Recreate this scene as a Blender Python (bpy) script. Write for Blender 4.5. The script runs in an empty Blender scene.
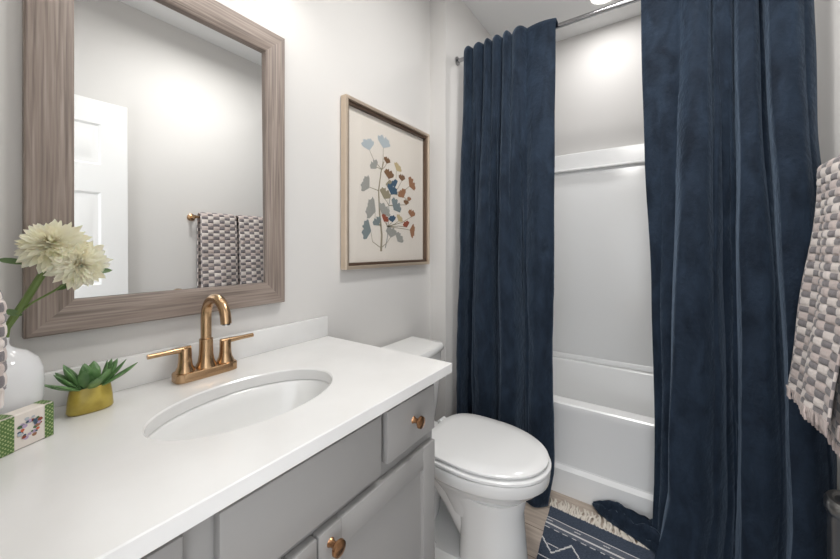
import bpy, bmesh, math, random
from mathutils import Vector, Matrix, noise
random.seed(7)
PI = math.pi
SC = bpy.context.scene
COL = SC.collection

# ------------------------------------------------------------------ camera
cd = bpy.data.cameras.new('camera'); cam = bpy.data.objects.new('camera', cd); COL.objects.link(cam)
cam.location = (1.054, 0.0, 1.20)
cam.rotation_euler = (math.radians(90), 0, math.radians(34.8))
cd.sensor_width = 36; cd.lens = 36 * 345 / 840; cd.shift_y = -31.5 / 840
cd.clip_start = 0.02
SC.camera = cam

# ------------------------------------------------------------------ world, lights, exposure
SC.view_settings.view_transform = 'Standard'
SC.view_settings.look = 'None'
SC.view_settings.gamma = 1.0
SC.view_settings.use_curve_mapping = False
SC.view_settings.exposure = 0.0
W = bpy.data.worlds.new('hall_and_fill_light'); SC.world = W; W.use_nodes = True  # even background through the doorway: hall light plus added camera-side fill
W.node_tree.nodes['Background'].inputs[0].default_value = (0.93, 0.96, 1.0, 1)
W.node_tree.nodes['Background'].inputs[1].default_value = 3.0

def lamp(name, kind, loc, energy, color=(1, 1, 1), size=0.1, rot=(0, 0, 0), **kw):
    d = bpy.data.lights.new(name, kind); d.energy = energy; d.color = color
    if kind == 'AREA':
        d.shape = 'DISK'; d.size = size
    else:
        d.shadow_soft_size = size
    for k, v in kw.items(): setattr(d, k, v)
    o = bpy.data.objects.new(name, d); o.location = loc; o.rotation_euler = rot; COL.objects.link(o)
    return o
CEIL = 2.66
lamp('ceiling_fill_light', 'AREA', (0.90, 1.02, CEIL - 0.11), 16, (1.0, 0.985, 0.96), 0.34)  # unseen lamp added for soft, even light in the room
lamp('shower_light', 'AREA', (0.79, 2.24, CEIL - 0.012), 4.4, (1.0, 0.985, 0.975), 0.13)
VAN = [(0.17, 0.22, 2.13), (0.17, 0.42, 2.13), (0.17, 0.62, 2.13)]
for i, p in enumerate(VAN):
    lamp('vanity_bulb_light', 'POINT', (p[0], p[1], p[2] - 0.01), 0.9, (1.0, 0.97, 0.93), 0.04)

# ------------------------------------------------------------------ materials
def mat(name, color=(0.8, 0.8, 0.8), rough=0.5, metal=0.0, **kw):
    m = bpy.data.materials.new(name); m.use_nodes = True
    b = m.node_tree.nodes['Principled BSDF']
    b.inputs['Base Color'].default_value = (*color, 1)
    b.inputs['Roughness'].default_value = rough
    b.inputs['Metallic'].default_value = metal
    for k, v in kw.items(): b.inputs[k.replace('_', ' ')].default_value = v
    return m
def nodes(m): return m.node_tree.nodes, m.node_tree.links, m.node_tree.nodes['Principled BSDF']
def coords(m, scale=(1, 1, 1), rot=(0, 0, 0), kind='Object'):
    n, l, b = nodes(m)
    tc = n.new('ShaderNodeTexCoord'); mp = n.new('ShaderNodeMapping')
    mp.inputs['Scale'].default_value = scale; mp.inputs['Rotation'].default_value = rot
    l.new(tc.outputs[kind], mp.inputs[0]); return mp.outputs[0]
def noise_col(m, c1, c2, vec, scale=5, detail=4, lo=0.35, hi=0.65, dist=0):
    n, l, b = nodes(m)
    t = n.new('ShaderNodeTexNoise'); t.inputs['Scale'].default_value = scale; t.inputs['Detail'].default_value = detail
    t.inputs['Distortion'].default_value = dist
    l.new(vec, t.inputs['Vector'])
    r = n.new('ShaderNodeValToRGB'); r.color_ramp.elements[0].position = lo; r.color_ramp.elements[1].position = hi
    r.color_ramp.elements[0].color = (*c1, 1); r.color_ramp.elements[1].color = (*c2, 1)
    l.new(t.outputs['Fac'], r.inputs[0]); l.new(r.outputs[0], b.inputs['Base Color'])
    return t, r
def bump(m, fac, strength=0.2, dist=0.002):
    n, l, b = nodes(m)
    bp = n.new('ShaderNodeBump'); bp.inputs['Strength'].default_value = strength; bp.inputs['Distance'].default_value = dist
    l.new(fac, bp.inputs['Height']); l.new(bp.outputs[0], b.inputs['Normal'])
def noise_bump(m, scale=200, strength=0.1, dist=0.001, vec=None):
    n, l, b = nodes(m)
    t = n.new('ShaderNodeTexNoise'); t.inputs['Scale'].default_value = scale
    l.new(vec or coords(m), t.inputs['Vector']); bump(m, t.outputs['Fac'], strength, dist)

M = {}
M['wall'] = mat('wall_paint', (0.655, 0.64, 0.622), 0.85); noise_bump(M['wall'], 260, 0.08)
M['ceiling'] = mat('ceiling_paint', (0.80, 0.80, 0.795), 0.9)
M['trim'] = mat('trim_paint', (0.84, 0.84, 0.83), 0.4)
M['quartz'] = mat('white_quartz', (0.83, 0.825, 0.81), 0.16)
noise_col(M['quartz'], (0.735, 0.73, 0.72), (0.78, 0.775, 0.765), coords(M['quartz']), 6, 8)
M['porcelain'] = mat('porcelain', (0.80, 0.80, 0.79), 0.08)
M['seat'] = mat('toilet_seat_plastic', (0.82, 0.82, 0.815), 0.14)
M['acrylic'] = mat('white_acrylic', (0.87, 0.872, 0.868), 0.22)
M['cabinet'] = mat('grey_cabinet_paint', (0.30, 0.293, 0.285), 0.42)
M['cabinet_dark'] = mat('cabinet_toe_kick', (0.12, 0.118, 0.115), 0.6)
M['gold'] = mat('brushed_champagne_bronze', (0.50, 0.33, 0.19), 0.27, 1.0)
noise_bump(M['gold'], 60, 0.12, 0.0005, coords(M['gold'], (1, 1, 30)))
M['copper'] = mat('copper_knob_metal', (0.46, 0.25, 0.13), 0.25, 1.0)
M['chrome'] = mat('polished_chrome', (0.40, 0.40, 0.41), 0.12, 1.0)
M['steel'] = mat('brushed_steel', (0.45, 0.44, 0.43), 0.3, 1.0)
M['mirror'] = mat('mirror_silver', (0.93, 0.94, 0.94), 0.0, 1.0)
M['black'] = mat('dark_rubber', (0.02, 0.02, 0.02), 0.6)
M['ceramic'] = mat('white_glazed_ceramic', (0.80, 0.805, 0.82), 0.07)

def wood(name, axis):
    m = mat(name, rough=0.55)
    sc = {'z': (110, 110, 3.0), 'y': (110, 3.0, 110)}[axis]
    v = coords(m, sc)
    n, l, b = nodes(m)
    t, r = noise_col(m, (0.125, 0.099, 0.084), (0.36, 0.302, 0.265), v, 1.7, 8, 0.25, 0.75, 0.35)
    e = r.color_ramp.elements.new(0.5); e.color = (0.25, 0.198, 0.168, 1)
    bump(m, t.outputs['Fac'], 0.35, 0.001)
    return m
M['wood_v'] = wood('taupe_oak_upright', 'z'); M['wood_h'] = wood('taupe_oak_rail', 'y')

# floor planks, laid along x
m = M['floor'] = mat('light_oak_planks', rough=0.42)
n, l, b = nodes(m)
v = coords(m)
br = n.new('ShaderNodeTexBrick'); l.new(v, br.inputs['Vector'])
br.inputs['Scale'].default_value = 1; br.inputs['Brick Width'].default_value = 1.2; br.inputs['Row Height'].default_value = 0.15
br.inputs['Mortar Size'].default_value = 0.0018; br.inputs['Mortar Smooth'].default_value = 0.3; br.offset = 0.37
br.inputs['Color1'].default_value = (0.54, 0.45, 0.375, 1); br.inputs['Color2'].default_value = (0.64, 0.545, 0.465, 1)
br.inputs['Mortar'].default_value = (0.17, 0.13, 0.10, 1)
v2 = coords(m, (4, 45, 1)); t = n.new('ShaderNodeTexNoise'); t.inputs['Scale'].default_value = 1.5; t.inputs['Detail'].default_value = 6
l.new(v2, t.inputs['Vector'])
mx = n.new('ShaderNodeMix'); mx.data_type = 'RGBA'; mx.blend_type = 'MULTIPLY'; mx.inputs[0].default_value = 0.8
rr = n.new('ShaderNodeValToRGB'); rr.color_ramp.elements[0].position = 0.3; rr.color_ramp.elements[0].color = (0.68, 0.66, 0.65, 1)
rr.color_ramp.elements[1].position = 0.62; rr.color_ramp.elements[1].color = (1.0, 1.0, 1.0, 1)
l.new(t.outputs['Fac'], rr.inputs[0]); l.new(br.outputs['Color'], mx.inputs[6]); l.new(rr.outputs[0], mx.inputs[7])
l.new(mx.outputs[2], b.inputs['Base Color'])

# velvet
m = M['velvet'] = mat('navy_velvet', (0.012, 0.028, 0.06), 0.75)
n, l, b = nodes(m)
t, r = noise_col(m, (0.0045, 0.009, 0.018), (0.018, 0.031, 0.053), coords(m, (9, 9, 4)), 2.2, 12, 0.28, 0.74, 0.7)
b.inputs['Sheen Weight'].default_value = 0.42; b.inputs['Sheen Roughness'].default_value = 0.5
b.inputs['Sheen Tint'].default_value = (0.32, 0.42, 0.56, 1)
b.inputs['Specular IOR Level'].default_value = 0.15
t2 = n.new('ShaderNodeTexNoise'); t2.inputs['Scale'].default_value = 55; t2.inputs['Detail'].default_value = 6
l.new(coords(m, (1, 1, 0.7)), t2.inputs['Vector']); bump(m, t2.outputs['Fac'], 0.8, 0.006)

M['tuft_light'] = mat('towel_cream', (0.70, 0.63, 0.59), 0.95, Sheen_Weight=0.3)
M['tuft_dark'] = mat('towel_grey', (0.19, 0.172, 0.178), 0.95, Sheen_Weight=0.3)
M['tuft_pink'] = mat('towel_mauve', (0.55, 0.465, 0.435), 0.95, Sheen_Weight=0.3)
for k in ('tuft_light', 'tuft_dark', 'tuft_pink'): noise_bump(M[k], 700, 0.5, 0.002)
M['rug_navy'] = mat('rug_navy', (0.05, 0.075, 0.12), 0.95)
noise_col(M['rug_navy'], (0.025, 0.036, 0.06), (0.07, 0.09, 0.13), coords(M['rug_navy'], (60, 220, 60)), 2, 3)
M['rug_grey'] = mat('rug_slate', (0.12, 0.135, 0.17), 0.95)
noise_col(M['rug_grey'], (0.07, 0.085, 0.12), (0.15, 0.165, 0.20), coords(M['rug_grey'], (60, 220, 60)), 2, 3)
M['rug_white'] = mat('rug_cream_yarn', (0.68, 0.68, 0.67), 0.95)
M['fringe'] = mat('rug_fringe_cotton', (0.74, 0.68, 0.60), 0.95)
M['petal'] = mat('cream_petal', (0.83, 0.79, 0.60), 0.6, Subsurface_Weight=0.15)
noise_col(M['petal'], (0.93, 0.88, 0.64), (0.95, 0.92, 0.80), coords(M['petal']), 30, 2)
n, l, b = nodes(M['petal']); mo = [x for x in n if x.type == 'OUTPUT_MATERIAL'][0]
tl = n.new('ShaderNodeBsdfTranslucent'); tl.inputs[0].default_value = (0.95, 0.93, 0.78, 1); ms = n.new('ShaderNodeMixShader'); ms.inputs[0].default_value = 0.4
l.new(b.outputs[0], ms.inputs[1]); l.new(tl.outputs[0], ms.inputs[2]); l.new(ms.outputs[0], mo.inputs[0])
M['petal_core'] = mat('petal_core', (0.78, 0.68, 0.30), 0.6)
M['stem'] = mat('green_stem', (0.13, 0.20, 0.05), 0.5)
M['leaf'] = mat('leaf_green', (0.10, 0.17, 0.06), 0.5)
M['succulent'] = mat('succulent_green', (0.07, 0.17, 0.075), 0.38)
noise_col(M['succulent'], (0.065, 0.155, 0.05), (0.17, 0.31, 0.12), coords(M['succulent']), 35, 2)
M['mustard'] = mat('mustard_glaze', (0.46, 0.34, 0.055), 0.3)
noise_col(M['mustard'], (0.37, 0.275, 0.04), (0.50, 0.385, 0.075), coords(M['mustard']), 40, 3)
M['soil'] = mat('dark_moss', (0.05, 0.05, 0.02), 0.9)
M['paper'] = mat('cream_paper', (0.78, 0.71, 0.655), 0.8)
M['gold_frame'] = mat('champagne_frame', (0.64, 0.53, 0.42), 0.35, 0.6)
noise_bump(M['gold_frame'], 80, 0.1, 0.0005)
M['bronze_lip'] = mat('bronze_inner_lip', (0.13, 0.085, 0.06), 0.4, 0.5)
M['label_paper'] = mat('label_paper', (0.76, 0.70, 0.64), 0.6)
M['wrap_green'] = mat('wrap_green', (0.085, 0.17, 0.04), 0.5)
M['wrap_lime'] = mat('wrap_pale_green', (0.38, 0.45, 0.22), 0.5)
inks = {'ink_pale_blue': (0.44, 0.48, 0.52), 'ink_brown': (0.20, 0.105, 0.055), 'ink_grey': (0.33, 0.32, 0.30), 'ink_tan': (0.52, 0.41, 0.24),
        'ink_rust': (0.34, 0.165, 0.09), 'ink_navy': (0.055, 0.10, 0.16), 'ink_slate': (0.20, 0.235, 0.245), 'ink_red': (0.28, 0.07, 0.04),
        'ink_khaki': (0.30, 0.255, 0.18), 'ink_green': (0.08, 0.16, 0.07), 'ink_coral': (0.62, 0.15, 0.08), 'ink_lilac': (0.45, 0.35, 0.50)}
for k, c in inks.items(): M[k] = mat(k, c, 0.8)
M['bulb'] = mat('lit_glass', (1, 1, 1), 0.4, Emission_Color=(1, 0.96, 0.9, 1), Emission_Strength=2.5)

# pane: real clear glass sheet, fresnel mix
g = bpy.data.materials.new('picture_glass'); g.use_nodes = True
nt = g.node_tree; nt.nodes.clear()
o_ = nt.nodes.new('ShaderNodeOutputMaterial'); mxs = nt.nodes.new('ShaderNodeMixShader'); tr = nt.nodes.new('ShaderNodeBsdfTransparent')
gl = nt.nodes.new('ShaderNodeBsdfGlossy'); gl.inputs['Roughness'].default_value = 0.01; fr = nt.nodes.new('ShaderNodeFresnel'); fr.inputs[0].default_value = 1.45
tr.inputs[0].default_value = (0.98, 0.985, 0.98, 1)
geo = nt.nodes.new('ShaderNodeNewGeometry'); mth = nt.nodes.new('ShaderNodeMath'); mth.operation = 'MULTIPLY'; inv = nt.nodes.new('ShaderNodeMath'); inv.operation = 'SUBTRACT'; inv.inputs[0].default_value = 1.0
nt.links.new(geo.outputs['Backfacing'], inv.inputs[1]); nt.links.new(fr.outputs[0], mth.inputs[0]); nt.links.new(inv.outputs[0], mth.inputs[1]); nt.links.new(mth.outputs[0], mxs.inputs[0]); nt.links.new(tr.outputs[0], mxs.inputs[1]); nt.links.new(gl.outputs[0], mxs.inputs[2]); nt.links.new(mxs.outputs[0], o_.inputs[0])
M['glass'] = g

# ------------------------------------------------------------------ helpers
def smooth(me, ang=35):
    for p in me.polygons: p.use_smooth = True
    me.set_sharp_from_angle(angle=math.radians(ang))
def obj(name, bm, mats, parent=None, ang=35, kind=None, loc=None):
    me = bpy.data.meshes.new(name)
    bmesh.ops.recalc_face_normals(bm, faces=bm.faces)
    bm.to_mesh(me); bm.free()
    for x in (mats if isinstance(mats, (list, tuple)) else [mats]): me.materials.append(M[x] if isinstance(x, str) else x)
    smooth(me, ang)
    o = bpy.data.objects.new(name, me); COL.objects.link(o)
    if parent:
        o.parent = parent
        o.matrix_parent_inverse = Matrix.Translation(-Vector(parent.location)) if not parent.rotation_euler.z else parent_inv(parent)
    if kind: o['kind'] = kind
    return o
def parent_inv(p):
    return (Matrix.Translation(p.location) @ p.rotation_euler.to_matrix().to_4x4()).inverted()
def thing(name, label, cat, loc, group=None):
    o = bpy.data.objects.new(name, None); o.empty_display_size = 0.05; COL.objects.link(o); o.location = loc
    o['label'] = label; o['category'] = cat
    if group: o['group'] = group
    return o
def tag(o, label, cat, group=None):
    o['label'] = label; o['category'] = cat
    if group: o['group'] = group
    return o
def BM(): return bmesh.new()
def box(bm, lo, hi, bev=0.0, seg=2, mi=0):
    r = bmesh.ops.create_cube(bm, size=1)
    vs = r['verts']
    for v in vs:
        v.co = Vector([lo[i] + (hi[i] - lo[i]) * (v.co[i] + 0.5) for i in range(3)])
    fs = {f for v in vs for f in v.link_faces}
    for f in fs: f.material_index = mi
    if bev > 0:
        es = {e for f in fs for e in f.edges}
        bmesh.ops.bevel(bm, geom=list(es), offset=bev, segments=seg, affect='EDGES', profile=0.5)
    return bm
def loft(bm, rings, cap0=True, cap1=True, mi=0, closed=True):
    prev = None; first = None
    for R in rings:
        cur = [bm.verts.new(p) for p in R]
        if prev:
            nn = len(cur)
            for i in range(nn if closed else nn - 1):
                j = (i + 1) % nn
                f = bm.faces.new((prev[i], prev[j], cur[j], cur[i])); f.material_index = mi
        else: first = cur
        prev = cur
    if cap0: bm.faces.new(first).material_index = mi
    if cap1: bm.faces.new(prev).material_index = mi
    return bm
def lathe(bm, prof, c, axis='z', n=32, mi=0, cap0=True, cap1=True):
    rings = []
    for r, h in prof:
        ring = []
        for i in range(n):
            a = 2 * PI * i / n; p, q = r * math.cos(a), r * math.sin(a)
            d = {'z': (p, q, h), 'x': (h, p, q), 'y': (q, h, p)}[axis]
            ring.append(Vector(c) + Vector(d))
        rings.append(ring)
    return loft(bm, rings, cap0, cap1, mi)
def tube(bm, pts, rad, n=10, mi=0, sx=1.0):
    pts = [Vector(p) for p in pts]; rings = []
    up = None
    for i, p in enumerate(pts):
        t = (pts[min(i + 1, len(pts) - 1)] - pts[max(i - 1, 0)]).normalized()
        if up is None:
            up = Vector((0, 0, 1)) if abs(t.z) < 0.9 else Vector((1, 0, 0))
        s = t.cross(up).normalized(); up = s.cross(t).normalized()
        r = rad[i] if isinstance(rad, (list, tuple)) else rad
        rings.append([p + s * r * sx * math.cos(2 * PI * k / n) + up * r * math.sin(2 * PI * k / n) for k in range(n)])
    return loft(bm, rings, mi=mi)
def sell(cx, cy, a, b, z, e=2.0, n=48, front=None):
    R = []
    for i in range(n):
        t = 2 * PI * i / n; c, s = math.cos(t), math.sin(t)
        x = math.copysign(abs(c) ** (2 / e), c) * a; y = math.copysign(abs(s) ** (2 / e), s) * b
        R.append((cx + x, cy + y, z))
    return R
def lerp(a, b, t): return a + (b - a) * t
def sm(t): t = max(0, min(1, t)); return t * t * (3 - 2 * t)

# ------------------------------------------------------------------ the room
XW = 1.535; YB = 2.56; YF = -0.05; YS = 1.615; XS = 0.10
T = 0.1
def slab(name, lo, hi, m, bev=0): return obj(name, box(BM(), lo, hi, bev), m, kind='structure')
slab('floor', (-T, -1.3, -0.05), (XW + T, YB + T, 0), 'floor')
slab('ceiling', (-T, YF - T, CEIL), (XW + T, YB + T, CEIL + T), 'ceiling')
slab('wall_left', (-T, YF, 0), (0, YB, CEIL), 'wall')
slab('wall_wing', (0, YS, 0), (XS, YB, CEIL), 'wall')
slab('wall_right', (XW, YF - T, 0), (XW + T, YB, CEIL), 'wall')
slab('wall_back', (-T, YB, 0), (XW + T, YB + T, CEIL), 'wall')
DX0, DX1, DZ = 0.74, 1.53, 2.05
bm = BM(); box(bm, (-T, YF - T, 0), (DX0, YF, CEIL)); box(bm, (DX1, YF - T, 0), (XW, YF, CEIL)); box(bm, (DX0, YF - T, DZ), (DX1, YF, CEIL))
obj('wall_front', bm, 'wall', kind='structure')
bm = BM()
box(bm, (DX0 - 0.07, YF, 0), (DX0 + 0.002, YF + 0.015, DZ), 0.003); box(bm, (DX0 - 0.07, YF, DZ), (XW - 0.002, YF + 0.015, DZ + 0.07), 0.003)
obj('trim_1', bm, 'trim', kind='structure')
obj('baseboard_left', box(BM(), (0, 0.86, 0), (0.014, YS, 0.11), 0.004), 'trim', kind='structure')
obj('baseboard_tub', box(BM(), (0.014, YS - 0.014, 0), (XS, YS, 0.11), 0.004), 'trim', kind='structure').name = 'baseboard_back'
obj('baseboard_right', box(BM(), (XW - 0.014, 0.0, 0), (XW, 1.78, 0.11), 0.004), 'trim', kind='structure')

# open door leaf resting near the right wall (seen in the mirror)
def door_leaf():
    bm = BM(); x0, x1 = 1.485, 1.52; y0, y1 = -0.09, 0.672; z0, z1 = 0.012, 2.03
    cols = [(y0 + 0.115, 0.265), (0.35, y1 - 0.115)]
    rows = [(1.675, 1.90), (1.02, 1.525), (0.22, 0.86)]
    ys = sorted({y0, y1, *[c for p in cols for c in p]}); zs = sorted({z0, z1, *[c for p in rows for c in p]})
    box(bm, (x0 + 0.008, y0, z0), (x1, y1, z1), 0.001)
    for i in range(len(ys) - 1):
        for j in range(len(zs) - 1):
            a, b2, c, d = ys[i], ys[i + 1], zs[j], zs[j + 1]
            if any(abs(p[0] - a) < 1e-6 for p in cols) and any(abs(p[0] - c) < 1e-6 for p in rows):
                rings = []
                for ins, dx in ((0, 0), (0.012, 0.009), (0.03, 0.009), (0.05, 0.002)):
                    rings.append([(x0 + dx, a + ins, c + ins), (x0 + dx, b2 - ins, c + ins), (x0 + dx, b2 - ins, d - ins), (x0 + dx, a + ins, d - ins)])
                loft(bm, rings, cap0=False)
            else:
                box(bm, (x0, a, c), (x0 + 0.0085, b2, d))
    return bm
d = obj('door_1', door_leaf(), 'trim', kind='structure', ang=20)
bm = BM(); lathe(bm, [(0.03, 0), (0.03, -0.008), (0.012, -0.012), (0.012, -0.035), (0.026, -0.045), (0.028, -0.06), (0.015, -0.07)], (1.485, 0.61, 0.885), 'x')
obj('door_knob', bm, 'steel', d)

# ------------------------------------------------------------------ bathtub and surround
TY0, TY1 = 1.79, 2.555; TX0, TX1 = XS + 0.002, XW - 0.002; TZ = 0.44
tub = thing('bathtub', 'white alcove bathtub with a plain apron, behind the curtains', 'bathtub', (0.83, 2.17, 0))
bm = BM()
def rr(x0, x1, y0, y1, z, r, n=8):
    P = []
    for cx, cy, a0 in ((x1 - r, y1 - r, 0), (x0 + r, y1 - r, 90), (x0 + r, y0 + r, 180), (x1 - r, y0 + r, 270)):
        for k in range(n + 1):
            a = math.radians(a0 + 90 * k / n); P.append((cx + r * math.cos(a), cy + r * math.sin(a), z))
    return P
Y1 = TY1 - 0.002
loft(bm, [rr(TX0, TX1, TY0 + 0.006, Y1, 0.0, 0.004), rr(TX0, TX1, TY0 + 0.006, Y1, TZ - 0.05, 0.004),
          rr(TX0, TX1, TY0 + 0.0, Y1, TZ - 0.035, 0.004), rr(TX0, TX1, TY0, Y1, TZ - 0.006, 0.004), rr(TX0 + .002, TX1 - .002, TY0 + 0.006, Y1, TZ, 0.004),
          rr(TX0 + 0.09, TX1 - 0.09, TY0 + 0.072, Y1 - 0.055, TZ, 0.09), rr(TX0 + 0.10, TX1 - 0.10, TY0 + 0.08, Y1 - 0.065, TZ - 0.012, 0.09),
          rr(TX0 + 0.13, TX1 - 0.16, TY0 + 0.10, Y1 - 0.09, 0.2, 0.1), rr(TX0 + 0.17, TX1 - 0.2, TY0 + 0.13, Y1 - 0.12, 0.10, 0.09)], cap0=True, cap1=True)
obj('basin', bm, 'acrylic', tub, ang=40)
bm = BM()
# apron: recessed middle, thicker foot and left upright
def apron_sec(z, y): return [(TX0, TY0 + 0.02, z), (TX0, y, z), (TX1, y, z), (TX1, TY0 + 0.02, z)]
loft(bm, [apron_sec(0.0, TY0 - 0.012), apron_sec(0.118, TY0 - 0.012), apron_sec(0.135, TY0 + 0.004), apron_sec(0.14, TY0 + 0.0045)])
obj('apron', bm, 'acrylic', tub, ang=30)
bm = BM(); lathe(bm, [(0.028, 0), (0.028, 0.004), (0.02, 0.006)], (TX0 + 0.28, 2.17, 0.101)); obj('drain', bm, 'chrome', tub)

sur = thing('shower_surround', 'white moulded wall surround rising above the bathtub', 'shower surround', (0.83, TY1, TZ))
def panel(lo, hi): return box(BM(), lo, hi, 0.004)
obj('back_panel', panel((TX0, TY1 - 0.022, TZ + 0.001), (TX1, TY1, 1.845)), 'acrylic', sur)
bm = BM(); loft(bm, [[(x, TY1 - 0.022, 1.845), (x, TY1 - 0.030, 1.84), (x, TY1 - 0.038, 1.74), (x, TY1 - 0.05, 1.733), (x, TY1 - 0.05, 1.725), (x, TY1 - 0.022, 1.722)] for x in (TX0 + 0.03, TX1 - 0.03)])
obj('top_ledge', bm, 'acrylic', sur)
bm = BM(); loft(bm, [[(x, TY1 - 0.023, TZ + 0.001), (x, TY1 - 0.03, TZ + 0.002), (x, TY1 - 0.03, TZ + 0.025), (x, TY1 - 0.023, TZ + 0.035)] for x in (TX0 + 0.03, TX1 - 0.03)])
obj('bottom_flange', bm, 'acrylic', sur)
obj('side_panel', panel((TX0, 1.835, TZ + 0.001), (TX0 + 0.02, TY1 - 0.022, 1.845)), 'acrylic', sur)
obj('side_panel', panel((TX1 - 0.007, 1.90, TZ + 0.001), (TX1, TY1 - 0.022, 1.845)), 'acrylic', sur)

# shower downlight in the ceiling
dl = thing('recessed_light', 'round recessed ceiling light above the bathtub', 'light', (0.79, 2.24, CEIL))
bm = BM(); lathe(bm, [(0.068, 0), (0.09, 0), (0.09, -0.006), (0.07, -0.008), (0.068, -0.002)], (0.79, 2.24, CEIL), cap0=False, cap1=False); obj('trim_ring', bm, 'trim', dl)
bm = BM(); lathe(bm, [(0.068, -0.001), (0.067, -0.004)], (0.79, 2.24, CEIL)); obj('lens', bm, 'bulb', dl)
dl = thing('added_ceiling_light', 'round flush ceiling light added unseen above the frame to fill the room', 'light', (0.90, 1.02, CEIL))
bm = BM(); lathe(bm, [(0.17, 0), (0.17, -0.02), (0.16, -0.03)], (0.90, 1.02, CEIL)); obj('base', bm, 'trim', dl)
bm = BM(); lathe(bm, [(0.155, -0.03), (0.15, -0.06), (0.12, -0.085), (0.06, -0.1), (0.01, -0.103)], (0.90, 1.02, CEIL)); obj('diffuser', bm, 'bulb', dl)
dl = thing('vanity_light', 'three bulb brass bar light on the wall above the mirror', 'light', (0, 0.42, 2.2))
bm = BM(); box(bm, (0, 0.12, 2.2), (0.02, 0.72, 2.26), 0.004); obj('backplate', bm, 'gold', dl)
for p in VAN:
    bm = BM(); tube(bm, [(0.02, p[1], 2.23), (0.12, p[1], 2.235), (0.165, p[1], 2.225), (0.17, p[1], 2.195)], 0.008); obj('arm', bm, 'gold', dl)
    bm = BM(); lathe(bm, [(0.02, 0.065), (0.032, 0.06), (0.06, 0.02), (0.075, -0.03), (0.073, -0.03), (0.058, 0.02), (0.03, 0.056)], p, cap0=True, cap1=True); obj('shade', bm, 'trim', dl)

# ------------------------------------------------------------------ curtain rod and curtains
RY, RZ = 1.742, 2.268
rod = thing('curtain_rod', 'chrome shower curtain rod spanning the tub alcove', 'curtain rod', (0.83, RY, RZ))
bm = BM(); lathe(bm, [(0.0115, XS + 0.01), (0.0115, XW - 0.01)], (0, RY, RZ), 'x', 20); obj('bar', bm, 'chrome', rod)
bm = BM(); lathe(bm, [(0.013, 0.9), (0.013, 1.56)], (0, RY, RZ), 'x', 20); obj('sleeve', bm, 'chrome', rod)
for x0, x1 in ((XS, XS + 0.014), (XW, XW - 0.014)):
    bm = BM(); lathe(bm, [(0.024, x0), (0.024, lerp(x0, x1, .6)), (0.016, x1)], (0, RY, RZ), 'x', 24); obj('flange', bm, 'chrome', rod)

def curtain(name, knots, label, side, ztop=2.29, rows=110, per=12, yb=1.722, foot=None):
    """knots: (x_top, x_bottom, depth_top, depth_bottom); depth is metres towards the room"""
    root_bm = BM(); cols = []
    for k in range(len(knots) - 1):
        for j in range(per): cols.append(k + j / per)
    cols.append(len(knots) - 1.0)
    N = len(cols); grid = []
    for r in range(-3, rows + 1):
        t = max(0, r) / rows; row = []
        w = sm(t * 1.15)
        for ci, c in enumerate(cols):
            k = min(int(c), len(knots) - 2); u = c - k
            a, b2 = knots[k], knots[k + 1]
            uu = sm(u); rise = lambda p, q: (1 - (1 - u) ** 2.1) if q > p else u ** 2.1
            ux_ = u + 0.0 * u * sm(t * 3); xt = lerp(a[0], b2[0], ux_); xb = lerp(a[1], b2[1], ux_) + (0 if side == 2 else -0.0)
            dt = lerp(a[2], b2[2], rise(a[2], b2[2])) * 1.7; db = lerp(a[3], b2[3], rise(a[3], b2[3])) * (1.4 if side == 2 else 2.1)
            x = lerp(xt, xb, w); dep = lerp(dt, db, sm(t * 1.6))
            if t < 0.03: dep *= 0.75 + 8 * t
            zt = ztop - 0.004 + 0.34 * dt
            z = lerp(zt, 0.012, t)
            # broad wrinkles and small creases
            q = noise.noise(Vector((x * 7 + side * 9, z * 1.5, side)))
            q2 = noise.noise(Vector((x * 24, z * 6, 3 + side)))
            q3 = noise.noise(Vector((x * 10, z * 17 + x * 8, 7 + side)))
            amp = sm(t * 3)
            dep += amp * (0.012 * q + 0.006 * q2 + 0.0045 * q3 * sm((t - .3) * 3))
            x += amp * 0.008 * noise.noise(Vector((z * 2.2, c * 1.3, 5 + side)))
            y = yb - max(dep, 0.0005)
            if foot: x, y, z = foot(c, len(knots) - 1, t, x, y, z)
            if r < 0:
                yy = {-1: yb + 0.003 - dep * .5, -2: RY + 0.012, -3: RY + 0.019}[r]; z = {-1: zt + 0.004, -2: zt + 0.002, -3: zt - 0.02}[r]
                y = yy
            row.append(root_bm.verts.new((x, y, z)))
        grid.append(row)
    for r in range(len(grid) - 1):
        for i in range(N - 1): root_bm.faces.new((grid[r][i], grid[r][i + 1], grid[r + 1][i + 1], grid[r + 1][i]))
    return root_bm
LK = [(0.166, 0.153, 0.003, 0.02), (0.203, 0.19, 0.024, 0.045), (0.22, 0.204, 0.002, 0.01), (0.262, 0.224, 0.024, 0.0), (0.285, 0.28, 0.002, 0.05), (0.314, 0.323, 0.026, 0.06), (0.33, 0.361, 0.002, 0.045), (0.364, 0.372, 0.026, 0.0), (0.386, 0.399, 0.002, 0.03), (0.418, 0.437, 0.028, 0.065), (0.434, 0.481, 0.002, 0.06), (0.48, 0.51, 0.028, 0.01), (0.512, 0.536, 0.008, 0.03), (0.581, 0.593, 0.014, 0.05), (0.649, 0.652, 0.008, 0.03)]
LK = [(a - .008 * (1 - k / 14), b - .012 * (1 - k / 14), c, d) for k, (a, b, c, d) in enumerate(LK)]
def lfoot(c, n, t, x, y, z):
    if t > 0.93:
        k = (t - 0.93) / 0.07; y -= 0.02 * k; x -= 0.02 * k * (c / n)
    return x, y, z
lc = obj('velvet_curtain', curtain('velvet_curtain', LK, '', 1, foot=lfoot), 'velvet', ang=80)
tag(lc, 'narrow navy velvet curtain hanging behind the toilet', 'curtain', 'navy velvet shower curtains')
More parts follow.
